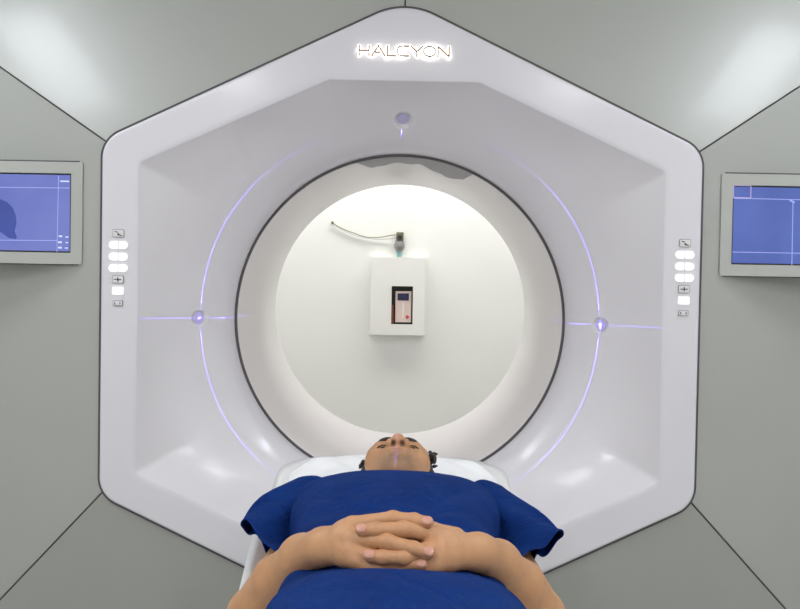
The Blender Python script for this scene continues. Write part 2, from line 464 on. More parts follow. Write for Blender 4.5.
# cladding: planes falling back from the rim; seams at the folds
XO, ZT, ZB_, BACK = 1.62, 1.012, -1.15, .25
XB = 1.46                       # where the lower seams meet the floor
def clad(rim0, rim1, outs, slope, name='cladding_panel'):
    """rim0, rim1: ends on the rim; outs: outer outline from rim1 round to rim0"""
    e0, e1 = Vector(rim0), Vector(rim1); t = (e1-e0).normalized(); n = Vector((t.y, -t.x))
    if n.dot(sum((Vector(o) for o in outs), Vector((0, 0)))/len(outs) - e0) < 0: n = -n
    def P3(p): return Vector((p.x, YH + .018 + slope*n.dot(p - e0), p.y + AZ))
    g = .0023
    o1, o0 = Vector(outs[0]), Vector(outs[-1])
    d1, d0 = (o1 - e1).normalized(), (o0 - e0).normalized()
    s1 = Vector((-d1.y, d1.x)); s0 = Vector((-d0.y, d0.x))
    s1 = s1*(-g if s1.dot(t) > 0 else g); s0 = s0*(g if s0.dot(t) > 0 else -g)
    pl_ = [e0 - d0*.03 + s0, e1 - d1*.03 + s1, o1 + s1] + [Vector(o) for o in outs[1:-1]] + [o0 + s0]
    pts = [P3(p) for p in pl_]
    bm = bmesh.new(); m_ = len(pts)
    top = [bm.verts.new(p) for p in pts]; bot = [bm.verts.new(p + Vector((0, .012, 0))) for p in pts]
    bm.faces.new(top); bm.faces.new(bot[::-1])
    for i in range(m_): bm.faces.new((top[i], bot[i], bot[(i+1) % m_], top[(i+1) % m_]))
    bmesh.ops.bevel(bm, geom=[e for e in bm.edges], offset=.0005, segments=1, affect='EDGES', profile=.5)
    return bm_obj(name, bm, M_PANEL, gantry)
h = HEX
sl_side = BACK/(XO - .846); sl_t = BACK/((XO*.403 + (ZT - .907)*.846)/.9371)
sl_b = sl_side*(XB - .846)/((XB*.403 + (-ZB_ - .907)*.846)/.9371)
clad(h[5], h[0], [(0, ZT), (-XO, ZT)], sl_t)
clad(h[0], h[1], [(XO, ZT), (0, ZT)], sl_t)
clad(h[1], h[2], [(XB, ZB_), (XO, ZB_), (XO, ZT)], sl_side)
clad(h[4], h[5], [(-XO, ZT), (-XO, ZB_), (-XB, ZB_)], sl_side)
clad(h[2], h[3], [(0, ZB_), (XB, ZB_)], sl_b)
clad(h[3], h[4], [(-XB, ZB_), (0, ZB_)], sl_b)
# dark strips seen in the seams
for a, o, sl in ((h[5], (-XO, ZT), sl_side), (h[1], (XO, ZT), sl_side), (h[4], (-XB, ZB_), sl_side), (h[2], (XB, ZB_), sl_side), (h[0], (0, ZT), 0)):
    y1 = YH + .018 + (sl*(abs(o[0]) - .846) if sl else .03)
    d = Vector((o[0]-a[0], 0, o[1]-a[1])).normalized(); s = Vector((-d.z, 0, d.x))*.012
    bm = bmesh.new()
    A = Vector((a[0], YH + .024, a[1] + AZ)) - d*.02; B_ = Vector((o[0], y1 + .006, o[1] + AZ))
    vs = [bm.verts.new(p) for p in (A - s, B_ - s, B_ + s, A + s)] + [bm.verts.new(p + Vector((0, .004, 0))) for p in (A - s, B_ - s, B_ + s, A + s)]
    for q in ((0,1,2,3), (7,6,5,4), (0,4,5,1), (1,5,6,2), (2,6,7,3), (3,7,4,0)): bm.faces.new([vs[i] for i in q])
    bm_obj('seam_strip', bm, M_SEAM, gantry)
# casing behind: sides, top and back plate with the hole
bm = bmesh.new()
add_box(bm, -XO, -XO + .03, YH + .30, YB, 0.0, AZ + ZT)
add_box(bm, XO - .03, XO, YH + .30, YB, 0.0, AZ + ZT)
add_box(bm, -XO + .03, XO - .03, YH + .30, YB, AZ + ZT - .03, AZ + ZT)
bm_obj('casing', bm, M_PANEL, gantry)
rect = [(XO, ZT), (-XO, ZT), (-XO, -AZ + .002), (XO, -AZ + .002)]
rq = np.array([polar(rect, t) for t in ths])
sweep([(one*(R + .03), YB + .008), (one*(R + .03), YB), (rq, YB), (rq, YB + .008), (one*(R + .03), YB + .008)], 'rear_cover', M_SHELL, gantry, False)

# laser windows in the scoops
def lens_cap(name, c, nrm, r):
    nrm = Vector(nrm).normalized(); a = nrm.orthogonal().normalized(); e = nrm.cross(a)
    V = [tuple(Vector(c) + nrm*r*.06)]; Fq = []
    for j in range(1, 5):
        q = j/4
        for k in range(24):
            t = 2*PI*k/24; V.append(tuple(Vector(c) + (a*math.cos(t) + e*math.sin(t))*r*q + nrm*r*.06*(1-q*q)))
    for k in range(24): Fq.append((0, 1+k, 1+(k+1) % 24))
    for j in range(3):
        for k in range(24): Fq.append((1+j*24+k, 1+(j+1)*24+k, 1+(j+1)*24+(k+1) % 24, 1+j*24+(k+1) % 24))
    return mesh_obj(name, V, Fq, M_LENS, gantry)
for lx, lz in ((LR, 0), (-LR, 0), (0, LR)):
    u = Vector((lx, 0, lz)).normalized()
    lens_cap('laser_window', Vector((lx, YD - .014, lz + AZ)) + u*.0120, -u + Vector((0, -1.0, 0)), .0185)

# lasers: point lamps behind slits, so only thin fans of light come out
def laser(name, loc, terms, power):
    l = bpy.data.lights.new(name, 'POINT'); l.shadow_soft_size = 0.0; l.energy = power*30; l.color = (0.17, 0.10, 1.0)
    l.use_nodes = True; nt = l.node_tree; em = nt.nodes['Emission']
    tc = nt.nodes.new('ShaderNodeTexCoord'); sp = nt.nodes.new('ShaderNodeSeparateXYZ')
    nt.links.new(tc.outputs['Normal'], sp.inputs[0])
    tot = None
    def mth(op, a, c):
        n = nt.nodes.new('ShaderNodeMath'); n.operation = op
        for i, v in enumerate((a, c)):
            if v is None: continue
            if isinstance(v, (int, float)): n.inputs[i].default_value = v
            else: nt.links.new(v, n.inputs[i])
        return n.outputs[0]
    for ax, half, lim, lo, hi, gain in terms:
        o = sp.outputs[ax]
        a = mth('LESS_THAN', mth('ABSOLUTE', o, None), half)
        v = sp.outputs[lim]
        w_ = mth('MULTIPLY', mth('GREATER_THAN', v, lo), mth('LESS_THAN', v, hi))
        g = mth('MULTIPLY', mth('MULTIPLY', a, w_), gain/30)
        tot = g if tot is None else mth('ADD', tot, g)
    nt.links.new(tot, em.inputs['Strength'])
    o = bpy.data.objects.new(name, l); C.objects.link(o); o.location = loc
    return o
HW = .0012
for s in (-1, 1):
    laser('laser_lamp', (s*(LR - .012), YL, AZ),
          [('Y', HW, 'Z', -.46, .54, 1.5), ('Y', HW*3, 'Z', .94, 1.1, .5), ('Y', HW*3, 'Z', -1.1, -.94, .5),
           ('Z', HW*1.1, 'Y', -.13, -.02, 3.5), ('Z', HW*1.1, 'Y', -.02, .29, 2.2)], 30)
laser('laser_lamp', (-.006, YL, AZ + LR - .012), [('X', HW*.9, 'Z', -.85, -.40, 1.0)], 30)
laser('laser_lamp', (P(396.3, 445, 2.05).x, 1.80, 2.66), [('X', HW*.8, 'Y', .095, .172, 6), ('X', HW*.8, 'Y', -.15, .0, .8)], 40)

# letters: thin strokes on stand-offs, lit from behind
S0 = YH; PXM = 1/354.0
def letter_strokes(ch):
    w, hh = 1.0, 1.0
    arc = lambda cx, cy, rx, ry, a0, a1, n=14: [(cx + rx*math.cos(math.radians(a0 + (a1-a0)*i/n)), cy + ry*math.sin(math.radians(a0 + (a1-a0)*i/n))) for i in range(n+1)]
    return {
     'H': [[(0, 0), (0, 1)], [(1, 0), (1, 1)], [(0, .5), (1, .5)]],
     'A': [[(0, 0), (.5, 1), (1, 0)], [(.2, .33), (.62, .33)]],
     'L': [[(0, 1), (0, 0), (1, 0)]],
     'C': [[(1, 1), (.45, 1)] + arc(.45, .5, .45, .5, 90, 270) + [(1, 0)]],
     'Y': [[(0, 1), (.5, .45), (1, 1)], [(.5, .45), (.5, 0)]],
     'O': [arc(.5, .5, .5, .5, 0, 360, 28)],
     'N': [[(0, 0), (0, 1), (1, 0), (1, 1)]]}[ch]
lays = [('H', 95, 160), ('A', 180, 264), ('L', 281, 336), ('C', 346, 420), ('Y', 438, 512), ('O', 520, 600), ('N', 615, 688)]
LZ = CZ + (277 - 53.6)/354.0
def strokes_bm(lines, half, y0, y1):
    bm = bmesh.new()
    for ln in lines:
        for (ax, az), (bx, bz) in zip(ln[:-1], ln[1:]):
            a, c = Vector((ax, az)), Vector((bx, bz)); d = (c-a).normalized(); nn = Vector((-d.y, d.x))*half; e = d*half
            add_prism(bm, [tuple(p) for p in (a-e-nn, c+e-nn, c+e+nn, a-e+nn)], y0, y1)
    return bm
for ch, xa, xb in lays:
    x0 = ((345 + xa/6.667) - 404.0)*PXM; x1 = ((345 + xb/6.667) - 404.0)*PXM; hh = .0272
    ls = [[(x0 + u*(x1-x0), LZ - hh/2 + v*hh) for u, v in ln] for ln in letter_strokes(ch)]
    lt = bm_obj('sign_letter', strokes_bm(ls, .0022, S0 - .016, S0 - .011), M_LETTER, gantry)
    bl = bm_obj('backlight', strokes_bm(ls, .0042, S0 - .0095, S0 - .006), M_HALO, None)
    bl.parent = lt
    bl['label'] = 'glowing white backlight'

# control keys on both sides of the rim
def rrect(cx, cz, w, h_, rl, rr):
    return round_poly([(cx-w/2, cz-h_/2), (cx+w/2, cz-h_/2), (cx+w/2, cz+h_/2), (cx-w/2, cz+h_/2)], [rl, rr, rr, rl], 6)
def key(pts, m, y0=-.004, label=None, name='control_button', par=None):
    bm = bmesh.new(); add_prism(bm, pts, YH + y0, YH + .001)
    o = bm_obj(name, bm, m, gantry if par is None else None)
    if par is not None:
        o.parent = par
    if label: o['label'] = label
    return o
for cx in (-.797, .8005):
    zz = lambda y: CZ + (277 - y)*PXM
    for y, kind in ((238.3, 'icon'), (284.2, 'cross'), (308.2, 'small')):
        w_, h_ = (.033, .0235) if kind != 'small' else (.029, .0165)
        k0 = key(rrect(cx, zz(y), w_, h_, .004, .004), M_KEYD, -.002, 'grey key with dark outline')
        key(rrect(cx, zz(y), w_ - .004, h_ - .004, .003, .003), M_KEY, -.0045, None, 'key_face', k0)
        if kind == 'icon':
            gl = [[(cx-.009, zz(y)+.005), (cx-.002, zz(y)+.003)], [(cx-.001, zz(y)-.004), (cx+.009, zz(y)-.006)], [(cx-.001, zz(y)-.001), (cx+.004, zz(y)-.004)]]
        elif kind == 'cross':
            gl = [[(cx-.009, zz(y)), (cx+.009, zz(y))], [(cx, zz(y)-.005), (cx, zz(y)+.005)]]
        else:
            gl = [[(cx-.008, zz(y)-.002), (cx-.008, zz(y)+.002)], [(cx+.007, zz(y)-.002), (cx+.007, zz(y)+.002)]]
        g_ = bm_obj('key_symbol', strokes_bm(gl, .0012, YH - .0058, YH - .004), M_GLYPH, None)
        g_.parent = k0
    for y in (250, 261.6, 273):
        key(rrect(cx - .0142, zz(y), .0238, .0215, .0105, .001), M_LIT, -.005, 'lit white key')
        key(rrect(cx + .0142, zz(y), .0238, .0215, .001, .0105), M_LIT, -.005, 'lit white key')
    key(rrect(cx, zz(295.6), .031, .0215, .003, .003), M_LIT, -.005, 'lit white key')

# ------------------------------------------------------------------ monitors on the cladding
def monitor(side, label):
    xi = side*.911; xo = side*1.38; zt, zb = CZ + .311, CZ + .020; YM = 2.904
    t = thing('monitor', label, 'monitor', ((xi+xo)/2, YM, zb))
    a, c = min(xi, xo), max(xi, xo); B = .0325
    bm = bmesh.new()
    o_ = rrect((a+c)/2, (zt+zb)/2, c-a, zt-zb, .004, .004); i_ = rrect((a+c)/2, (zt+zb)/2, c-a-2*B, zt-zb-2*B, .001, .001)
    n = len(o_)
    of = [bm.verts.new((x, YM, z)) for x, z in o_]; ob = [bm.verts.new((x, YM + .035, z)) for x, z in o_]
    if_ = [bm.verts.new((x, YM, z)) for x, z in i_]; ib = [bm.verts.new((x, YM + .007, z)) for x, z in i_]
    for k in range(n):
        k2 = (k+1) % n
        bm.faces.new((of[k], of[k2], if_[k2], if_[k])); bm.faces.new((of[k], ob[k], ob[k2], of[k2])); bm.faces.new((if_[k], if_[k2], ib[k2], ib[k]))
    bm.faces.new(ob)
    bm_obj('bezel', bm, M_BEZEL, t)
    bm = bmesh.new()                                              # dark gap around the housing
    add_box(bm, a - .003, c + .003, YM + .0085, YM + .030, zb - .0025, zt + .0045)
    bm_obj('shadow_gap', bm, M_SEAM, t)
    bm = bmesh.new(); add_box(bm, a + .0, c - .0, YM + .030, YM + .19, zb + .01, zt - .01)
    bm_obj('housing', bm, M_BEZEL, t)
    bm = bmesh.new(); add_box(bm, a + B - .002, c - B + .002, YM + .0068, YM + .0075, zb + B - .002, zt - B + .002)
    bm_obj('screen_surround', bm, M_BLACK, t)
    bm = bmesh.new(); add_box(bm, a + B + .0045, c - B - .0045, YM + .004, YM + .0069, zb + B + .0045, zt - B - .0045)
    scr = bm_obj('screen', bm, M_SCRL if side < 0 else M_SCRR, t)
    def sub(name, bm, m):
        o = bm_obj(name, bm, m, None); o.parent = scr; return o
    YS = YM + .004
    def q(px, py):
        p = P(px, py, YS); return (p.x, p.z)
    def rule(pts, half, m, name='screen_rule'):
        sub(name, strokes_bm([[q(*p) for p in pts]], half, YS - .0008, YS), m)
    xe = a + B + .004 if side < 0 else c - B - .004
    if side < 0:
        xo_px = -68
        rule([(xo_px, 186.6), (69, 188)], .0010, M_LINE); rule([(xo_px, 239.5), (57, 240.6)], .0010, M_LINE); rule([(58.6, 176), (57, 252)], .0008, M_LINE)
        rule([(61, 181.2), (68.5, 181.4)], .0018, M_LINEB, 'screen_text')
        for px, py, hw in ((60.5, 236.2, .0024), (67, 237, .0016), (60, 242.2, .0026), (67, 242.6, .0013), (60, 247.6, .0024), (66.5, 248, .0015)):
            rule([(px-.9, py), (px+.9, py+.05)], hw, M_LINEB, 'screen_symbol')
        bm = bmesh.new()
        fig = [(-8, 200), (0, 199), (7, 202), (13, 208), (16, 216), (16.5, 224), (14.5, 231), (17, 237), (16, 239), (9, 238), (2, 233), (-6, 228), (-14, 222)]
        add_prism(bm, [q(*p) for p in fig][::-1], YS - .0006, YS); sub('screen_figure', bm, M_SIL)
    else:
        rule([(733.7, 185.4), (751, 185.8), (750.7, 198), (733.4, 197.4), (733.7, 185.4)], .0010, M_LINEP)
        rule([(734, 198.2), (870, 201.4)], .0010, M_LINE); rule([(793, 201), (791.8, 265)], .0010, M_LINE)
        rule([(733, 252), (870, 254.5)], .0010, M_LINE); rule([(790.5, 200.6), (793.8, 202.2)], .0022, M_LINE)
    return t
monitor(-1, 'grey framed monitor on the left cladding panel, violet-blue screen with a dark figure')
monitor(1, 'grey framed monitor on the right cladding panel, plain blue screen with thin lines')

# ------------------------------------------------------------------ things on the far wall
YW = Y1
pl = thing('wall_niche_plate', 'white plate with a small dark niche on the wall behind the bore', 'wall plate', tuple(P(397.5, 296, YW)))
c0, c1 = P(371.5, 257, YW), P(424, 335, YW); n0, n1 = P(391.8, 286, YW), P(412.3, 324.3, YW)
TH = .05
bm = bmesh.new()
for x0, x1, z0, z1 in ((c0.x, n0.x, c1.z, c0.z), (n1.x, c1.x, c1.z, c0.z), (n0.x, n1.x, n0.z, c0.z), (n0.x, n1.x, c1.z, n1.z)):
    add_box(bm, x0, x1, YW - TH, YW - .001, z0, z1)
bmesh.ops.remove_doubles(bm, verts=bm.verts[:], dist=1e-5)
bm_obj('plate', bm, M_PLATE, pl)
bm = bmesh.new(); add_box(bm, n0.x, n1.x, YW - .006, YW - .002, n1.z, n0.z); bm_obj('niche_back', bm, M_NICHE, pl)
bm = bmesh.new(); add_box(bm, n0.x + .0005, n0.x + .012, YW - TH + .004, YW - .007, n1.z + .001, n1.z + .10); bm_obj('niche_side', bm, M_NICHER, pl)
d0, d1 = P(395.3, 291, YW - .03), P(411.2, 323.2, YW - .03)
dv = thing('wall_handset', 'beige handheld unit with dark blue display and red button in the wall niche', 'handset', ((d0.x+d1.x)/2, YW - .03, d1.z))
def dbox(name, px0, py0, px1, py1, ya, yb, m, bev, par=dv):
    a, c = P(px0, py0, YW - .03), P(px1, py1, YW - .03)
    bm = bmesh.new(); add_box(bm, a.x, c.x, ya, yb, c.z, a.z, bev); return bm_obj(name, bm, m, par)
dbox('case', 395.5, 291, 411, 322.5, YW - .036, YW - .008, M_DEV, .004)
dbox('display', 397.6, 293.3, 408.8, 300.5, YW - .0375, YW - .035, M_DARKBLUE, 0)
dbox('strap_band', 402.7, 302, 403.5, 318, YW - .037, YW - .0355, M_PLATE, 0)
dbox('foot', 397.5, 321.6, 409, 323.6, YW - .034, YW - .010, M_BLACK, .001)
bm = bmesh.new(); rc = P(407.3, 317, YW - .036)
tube(bm, [rc + Vector((0, -.003, 0)), rc + Vector((0, .001, 0))], .009, 16); bm_obj('red_button', bm, M_RED, dv)
# sensor unit and its cable
sn = thing('wall_sensor', 'small dark sensor with grey collar and teal tube above the wall plate', 'sensor', tuple(P(400, 240, YW)))
a, c = P(396.4, 232.4, YW), P(403.6, 241, YW)
bm = bmesh.new(); add_box(bm, a.x, c.x, YW - .055, YW, c.z, a.z, .004); bm_obj('housing', bm, M_OLIVE, sn)
bm = bmesh.new(); e = P(399.8, 237.5, YW - .055); tube(bm, [e + Vector((0, -.006, 0)), e + Vector((0, .002, 0))], .012, 16); bm_obj('eye_piece', bm, M_BLACK, sn)
bm = bmesh.new(); t0, t1 = P(399.8, 240.5, YW - .032), P(399.3, 251.5, YW - .032)
tube(bm, [t0.lerp(t1, k/8) for k in range(9)], .027, 20, [.65, .95, .9, 1.08, 1.0, 1.08, .9, .8, .45]); bm_obj('collar', bm, M_GREYMET, sn, True)
bm = bmesh.new(); t0, t1 = P(399.4, 251, YW - .030), P(399.2, 262, YW - .030)
tube(bm, [t0.lerp(t1, k/4) for k in range(5)], .016, 14, [1.1, 1, .8, .6, .4]); bm_obj('tube_end', bm, M_TEAL, sn, True)
bm = bmesh.new()
tube(bm, catmull([P(332.5, 222.8, YW - .012), P(341, 228, YW - .015), P(352, 232.5, YW - .012), P(366, 237, YW - .014), P(380, 237.3, YW - .012), P(391, 235.2, YW - .02), P(397, 234.8, YW - .03)], 40), .0027, 8)
cb = bm_obj('cable', bm, M_CABLE, None, True); tag(cb, 'thin olive cable drooping along the white wall from the sensor', 'cable')
bm = bmesh.new(); tube(bm, catmull([P(333, 223.4, YW - .008), P(345, 231.2, YW - .006), P(357, 236, YW - .006), P(372, 238.8, YW - .006), P(386, 239.2, YW - .008), P(396.6, 237.6, YW - .02)], 40), .0016, 8)
st_ = bm_obj('cable_strand', bm, M_CABLEG, cb, True)
bm = bmesh.new(); e = P(332.6, 222.8, YW); tube(bm, [e + Vector((0, -.02, 0)), e + Vector((0, .0, 0))], .007, 12); bm_obj('cable_clip', bm, M_OLIVE, cb)

# ------------------------------------------------------------------ treatment couch
CX = -.010
couch = thing('treatment_couch', 'long white treatment couch with raised edges under the lying person', 'treatment couch', (CX, 1.2, 0))
zE, zC, zU = CZ - .452, CZ - .548, CZ - .62
def couch_hw(y): return .238 + .024*max(0, min(1, (y-1.9)/.4))
def couch_edge(y):
    q = max(0, min(1, (y - 1.46)/.34)); return CZ - .535 + .088*q*q*(3 - 2*q)
sec = []
ys = list(np.linspace(.12, 2.3, 40)) + [2.36, 2.42, 2.47, 2.505, 2.53, 2.545, 2.55]
for y in ys:
    hw = couch_hw(y)
    if y > 2.3: hw *= math.sqrt(max(0.0, 1 - ((y-2.3)/.252)**3))*.9 + .1*math.sqrt(max(0, 1-((y-2.3)/.25001)**2))
    if y < .2: hw *= .85 + .15*math.sqrt(1-((.2-y)/.081)**2)
    lift = max(0, (y - 2.3)/.25)**2*.06
    zE = couch_edge(y); ring = []
    for k in range(41):                                           # upper surface, edge to edge
        u = -1 + 2*k/40; ring.append((CX + hw*u, y, zC + lift + (zE - zC - lift)*abs(u)**3.2))
    for k in range(21):                                           # underside
        u = 1 - 2*k/20; ring.append((CX + hw*(u*.985 if abs(u) == 1 else u), y, zE - .012 - (zE - .012 - zU)*(1 - abs(u)**4)))
    sec.append(ring)
V = [p for r_ in sec for p in r_]; nr = len(sec[0]); Fq = []
for i in range(len(sec)-1):
    for k in range(nr): Fq.append((i*nr+k, i*nr+(k+1) % nr, (i+1)*nr+(k+1) % nr, (i+1)*nr+k))
Fq.append(tuple(range(nr))[::-1]); Fq.append(tuple(range((len(sec)-1)*nr, len(sec)*nr)))
mesh_obj('couch_top', V, Fq, M_COUCH, couch)
bm = bmesh.new(); add_box(bm, CX - .16, CX + .16, .35, 1.25, .12, zU + .005, .03); bm_obj('pedestal', bm, M_STEEL, couch)
bm = bmesh.new(); add_box(bm, CX - .30, CX + .30, .15, 1.5, 0.0, .13, .03); bm_obj('base', bm, M_STEEL, couch)
# head cushion under a white cover
f = Field((-.31, 1.88, zC - .02), (.30, 2.58, zC + .2), .005)
for s in (-1, 1):
    f.bone((CX + s*.215, 1.96, zC + .035), (CX + s*.212, 2.34, zC + .037), .042, .046, .06)
    f.bone((CX + s*.150, 1.96, zC + .045), (CX + s*.150, 2.38, zC + .048), .044, .050, .07)
    f.bone((CX + s*.105, 2.00, zC + .050), (CX + s*.100, 2.38, zC + .056), .034, .044, .05)
f.bone((CX - .18, 2.40, zC + .052), (CX + .18, 2.40, zC + .052), .050, .050, .06)
f.ell((CX, 2.16, zC + .012), (.16, .2, .022), .04)
V, Fq = f.mesh()
V[:, 2] += .003*np.sin(V[:, 0]*70 + 2*np.sin(V[:, 1]*40))*(V[:, 2] > zC + .03)
pw = mesh_obj('head_cushion', V, Fq, M_PILLOW); tag(pw, 'white covered head cushion with raised sides around the head on the couch', 'cushion')

# ------------------------------------------------------------------ the person
person = thing('person', 'person lying on their back in a blue gown with hands clasped on the belly', 'person', (0, 1.2, CZ - .548))
parts = []; tints = []
def tintfn(V, fn=None):
    T = np.tile(np.array([*SKIN, 1.0]), (len(V), 1))
    if fn is not None: fn(V, T)
    tints.append(T)
# --- head (local frame: x right, y out of the face, z toward the crown)
TILT = math.radians(6)
EF = Vector((0, -math.sin(TILT), math.cos(TILT))); EU = Vector((0, math.cos(TILT), math.sin(TILT))); EX = Vector((1, 0, 0))
nose_w = P(398.0, 434.5, 2.07)
HC = nose_w - EF*.1065 + EU*.029
f = Field((-.1, -.13, -.21), (.1, .125, .145), .0018)
f.ell((0, -.016, .035), (.069, .092, .090), .01)
f.ell((0, .0275, .042), (.060, .050, .058), .02)
f.ell((0, .022, -.03), (.062, .060, .072), .02)
f.ell((0, .025, -.075), (.055, .048, .044), .02)
f.ell((0, .058, -.104), (.024, .021, .018), .02)
f.ell((0, .050, -.062), (.034, .031, .032), .02)
for s in (-1, 1):
    f.ell((s*.044, .046, -.018), (.021, .020, .018), .02)
    f.ell((s*.046, .036, .022), (.019, .026, .028), .02)
    f.bone((0, .074, .022), (s*.036, .066, .026), .010, .010, .014)
    f.bone((s*.046, .01, -.085), (s*.050, -.02, -.03), .014, .015, .02)
for s in (-1, 1):
    f.ell((s*.031, .086, .002), (.017, .016, .012), .012, True)
    f.ell((s*.031, .0585, .002), (.0155, .0135, .0125), .006)
    f.ell((s*.031, .0735, -.001), (.0115, .006, .0030), .002, True)       # eye opening
f.bone((0, .080, .012), (0, .0945, -.026), .0085, .0135, .012)
for s in (-1, 1):
    f.ell((s*.0165, .087, -.034), (.0090, .0125, .0098), .006)
    f.ell((s*.0098, .0915, -.0435), (.0052, .0076, .0062), .002, True)   # nostril
f.ell((0, .081, -.0605), (.022, .0085, .0058), .004)
f.ell((0, .079, -.0715), (.019, .0090, .0065), .004)
f.ell((0, .090, -.0662), (.024, .0075, .0013), .002, True)
f.ell((0, .088, -.083), (.018, .008, .006), .01, True)
for s in (-1, 1):
    f.ell((s*.073, -.008, -.004), (.0075, .018, .030), .006)
    f.ell((s*.079, -.005, -.002), (.004, .010, .019), .004, True)
f.bone((0, -.018, -.06), (0, -.04, -.2), .052, .056, .02)
f.ell((0, .012, -.125), (.012, .014, .014), .02)
V, Fq = f.mesh()
def face_tint(V, T):
    x, y, z = V.T
    lip = np.exp(-(x/.020)**4 - ((z+.066)/.0085)**4)*(y > .075)
    T[:, :3] = T[:, :3]*(1 - .55*lip[:, None]) + np.array([.33, .155, .10])*.55*lip[:, None]
    stub = np.clip(np.exp(-(x/.042)**4 - ((z+.098)/.032)**4) + .5*np.exp(-(x/.024)**4 - ((z+.052)/.006)**4), 0, 1)*(y > .015)*(1-lip)
    T[:, :3] = T[:, :3]*(1 - .55*stub[:, None]) + np.array([.12, .09, .065])*.55*stub[:, None]
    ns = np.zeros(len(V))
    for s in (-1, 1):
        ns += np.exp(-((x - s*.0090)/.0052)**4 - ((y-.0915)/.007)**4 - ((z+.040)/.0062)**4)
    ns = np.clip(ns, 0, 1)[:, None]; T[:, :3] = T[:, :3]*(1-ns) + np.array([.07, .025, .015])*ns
tintfn(V, face_tint)
HM = np.array([EX, EF, EU])
def h2w(V): return V @ HM + np.array(HC)
def hw(x, y, z): return HC + EX*x + EF*y + EU*z
parts.append((h2w(V), Fq[:, ::1]))
# --- trunk and legs (mostly under the gown)
ZB = CZ - .548
f = Field((-.26, .28, ZB - .005), (.26, 2.02, CZ - .25), .006)
f.ell((0, 1.68, CZ - .435), (.135, .22, .085), .05)
f.ell((0, 1.42, CZ - .445), (.135, .22, .075), .06)
f.bone((-.12, 1.82, CZ - .445), (.12, 1.82, CZ - .445), .055, .055, .05)
f.bone((0, 1.86, CZ - .45), (0, 1.95, CZ - .45), .055, .055, .05)
for s in (-1, 1):
    f.bone((s*.085, 1.32, CZ - .455), (s*.085, .93, CZ - .465), .072, .056, .03)
    f.bone((s*.085, .93, CZ - .465), (s*.085, .56, CZ - .50), .052, .036, .02)
    f.bone((s*.085, .545, CZ - .505), (s*.10, .50, CZ - .36), .034, .022, .02)
    f.bone((s*.085, .53, CZ - .515), (s*.085, .515, CZ - .50), .033, .033, .015)
V, Fq = f.mesh(); tintfn(V); parts.append((V, Fq))
# --- arms with hands
nails = []
def arm(sh, el, fore, wr, mcps, fingers, thumb, lo, hi, web=()):
    f = Field(lo, hi, .0018)
    f.bone(sh, el[0], .040, .039, .01)
    prev = el[0]; pr = el[1]
    f.bone(el[0], el[0], .037, .037, .01)
    for p, r_ in fore:
        f.bone(prev, p, pr, r_, .010); prev, pr = p, r_
    f.bone(prev, wr[0], pr, wr[1], .02)
    wp, wrd = wr[0], wr[1]
    for p, r_ in mcps:
        f.bone(wp.lerp(p, .15) , p, wrd*.62, r_, .014)
    for (p, r_), (q, r2) in zip(mcps[:-1], mcps[1:]):
        f.bone(p.lerp(wp, .25), q.lerp(wp, .25), r_*.95, r2*.95, .012)
    for (p0, r0), fg in zip(mcps, fingers):
        pts = [(p0, r0)] + fg
        for (a, ra), (c, rc) in zip(pts[:-1], pts[1:]): f.bone(a, c, ra, rc, .0035)
        for (a, ra) in fg[:-1]: f.ell(a, (ra*1.05,)*3, .003)
    for (a, ra), (c, rc) in web: f.bone(a, c, ra, rc, .006)
    for (a, ra), (c, rc) in zip(thumb[:-1], thumb[1:]): f.bone(a, c, ra, rc, .005)
    V, Fq = f.mesh()
    def hand_tint(V, T):
        for (p, r_) in mcps:
            g = np.exp(-(((V - np.array(p))**2).sum(1))/(.012**2))[:, None]
            T[:, :3] = T[:, :3]*(1 - .16*g) + np.array([.48, .20, .12])*.16*g
        for fg in fingers:
            for (p, r_) in fg:
                g = np.exp(-(((V - np.array(p))**2).sum(1))/(.009**2))[:, None]
                T[:, :3] = T[:, :3]*(1 - .28*g) + np.array([.50, .20, .13])*.28*g
    tintfn(V, hand_tint); parts.append((V, Fq))
def fin(*a): return [(P(x, y, d), r_) for x, y, d, r_ in a]
# the person's right arm (left in the photo)
A_m = [(P(352, 525, 1.246), .0108), (P(349, 538, 1.230), .0108), (P(351, 551, 1.220), .0102), (P(354, 561, 1.214), .0090)]
A_f = [fin((393, 518.5, 1.236, .0090), (414, 520, 1.229, .0081), (428, 522.4, 1.224, .0072)),
       fin((387, 541.5, 1.206, .0094), (413, 548.5, 1.202, .0085), (428, 553, 1.200, .0076)),
       fin((386, 560.5, 1.206, .0086), (408, 563.5, 1.203, .0078), (422, 564.8, 1.200, .0068)),
       fin((378, 570, 1.206, .0078), (396, 573, 1.204, .007), (408, 575, 1.202, .0062))]
A_t = fin((338, 535, 1.28, .014), (366, 532, 1.285, .011), (392, 532, 1.272, .0092), (408, 533, 1.268, .0082))
arm(P(308, 534, 1.80), (P(255, 615, 1.46), .037), [(P(277, 579, 1.40), .0320), (P(302, 556.5, 1.34), .0258)], (P(322, 547, 1.275), .0245, 0),
    A_m, A_f, A_t, (-.31, 1.14, CZ - .56), (.07, 1.88, CZ - .24))
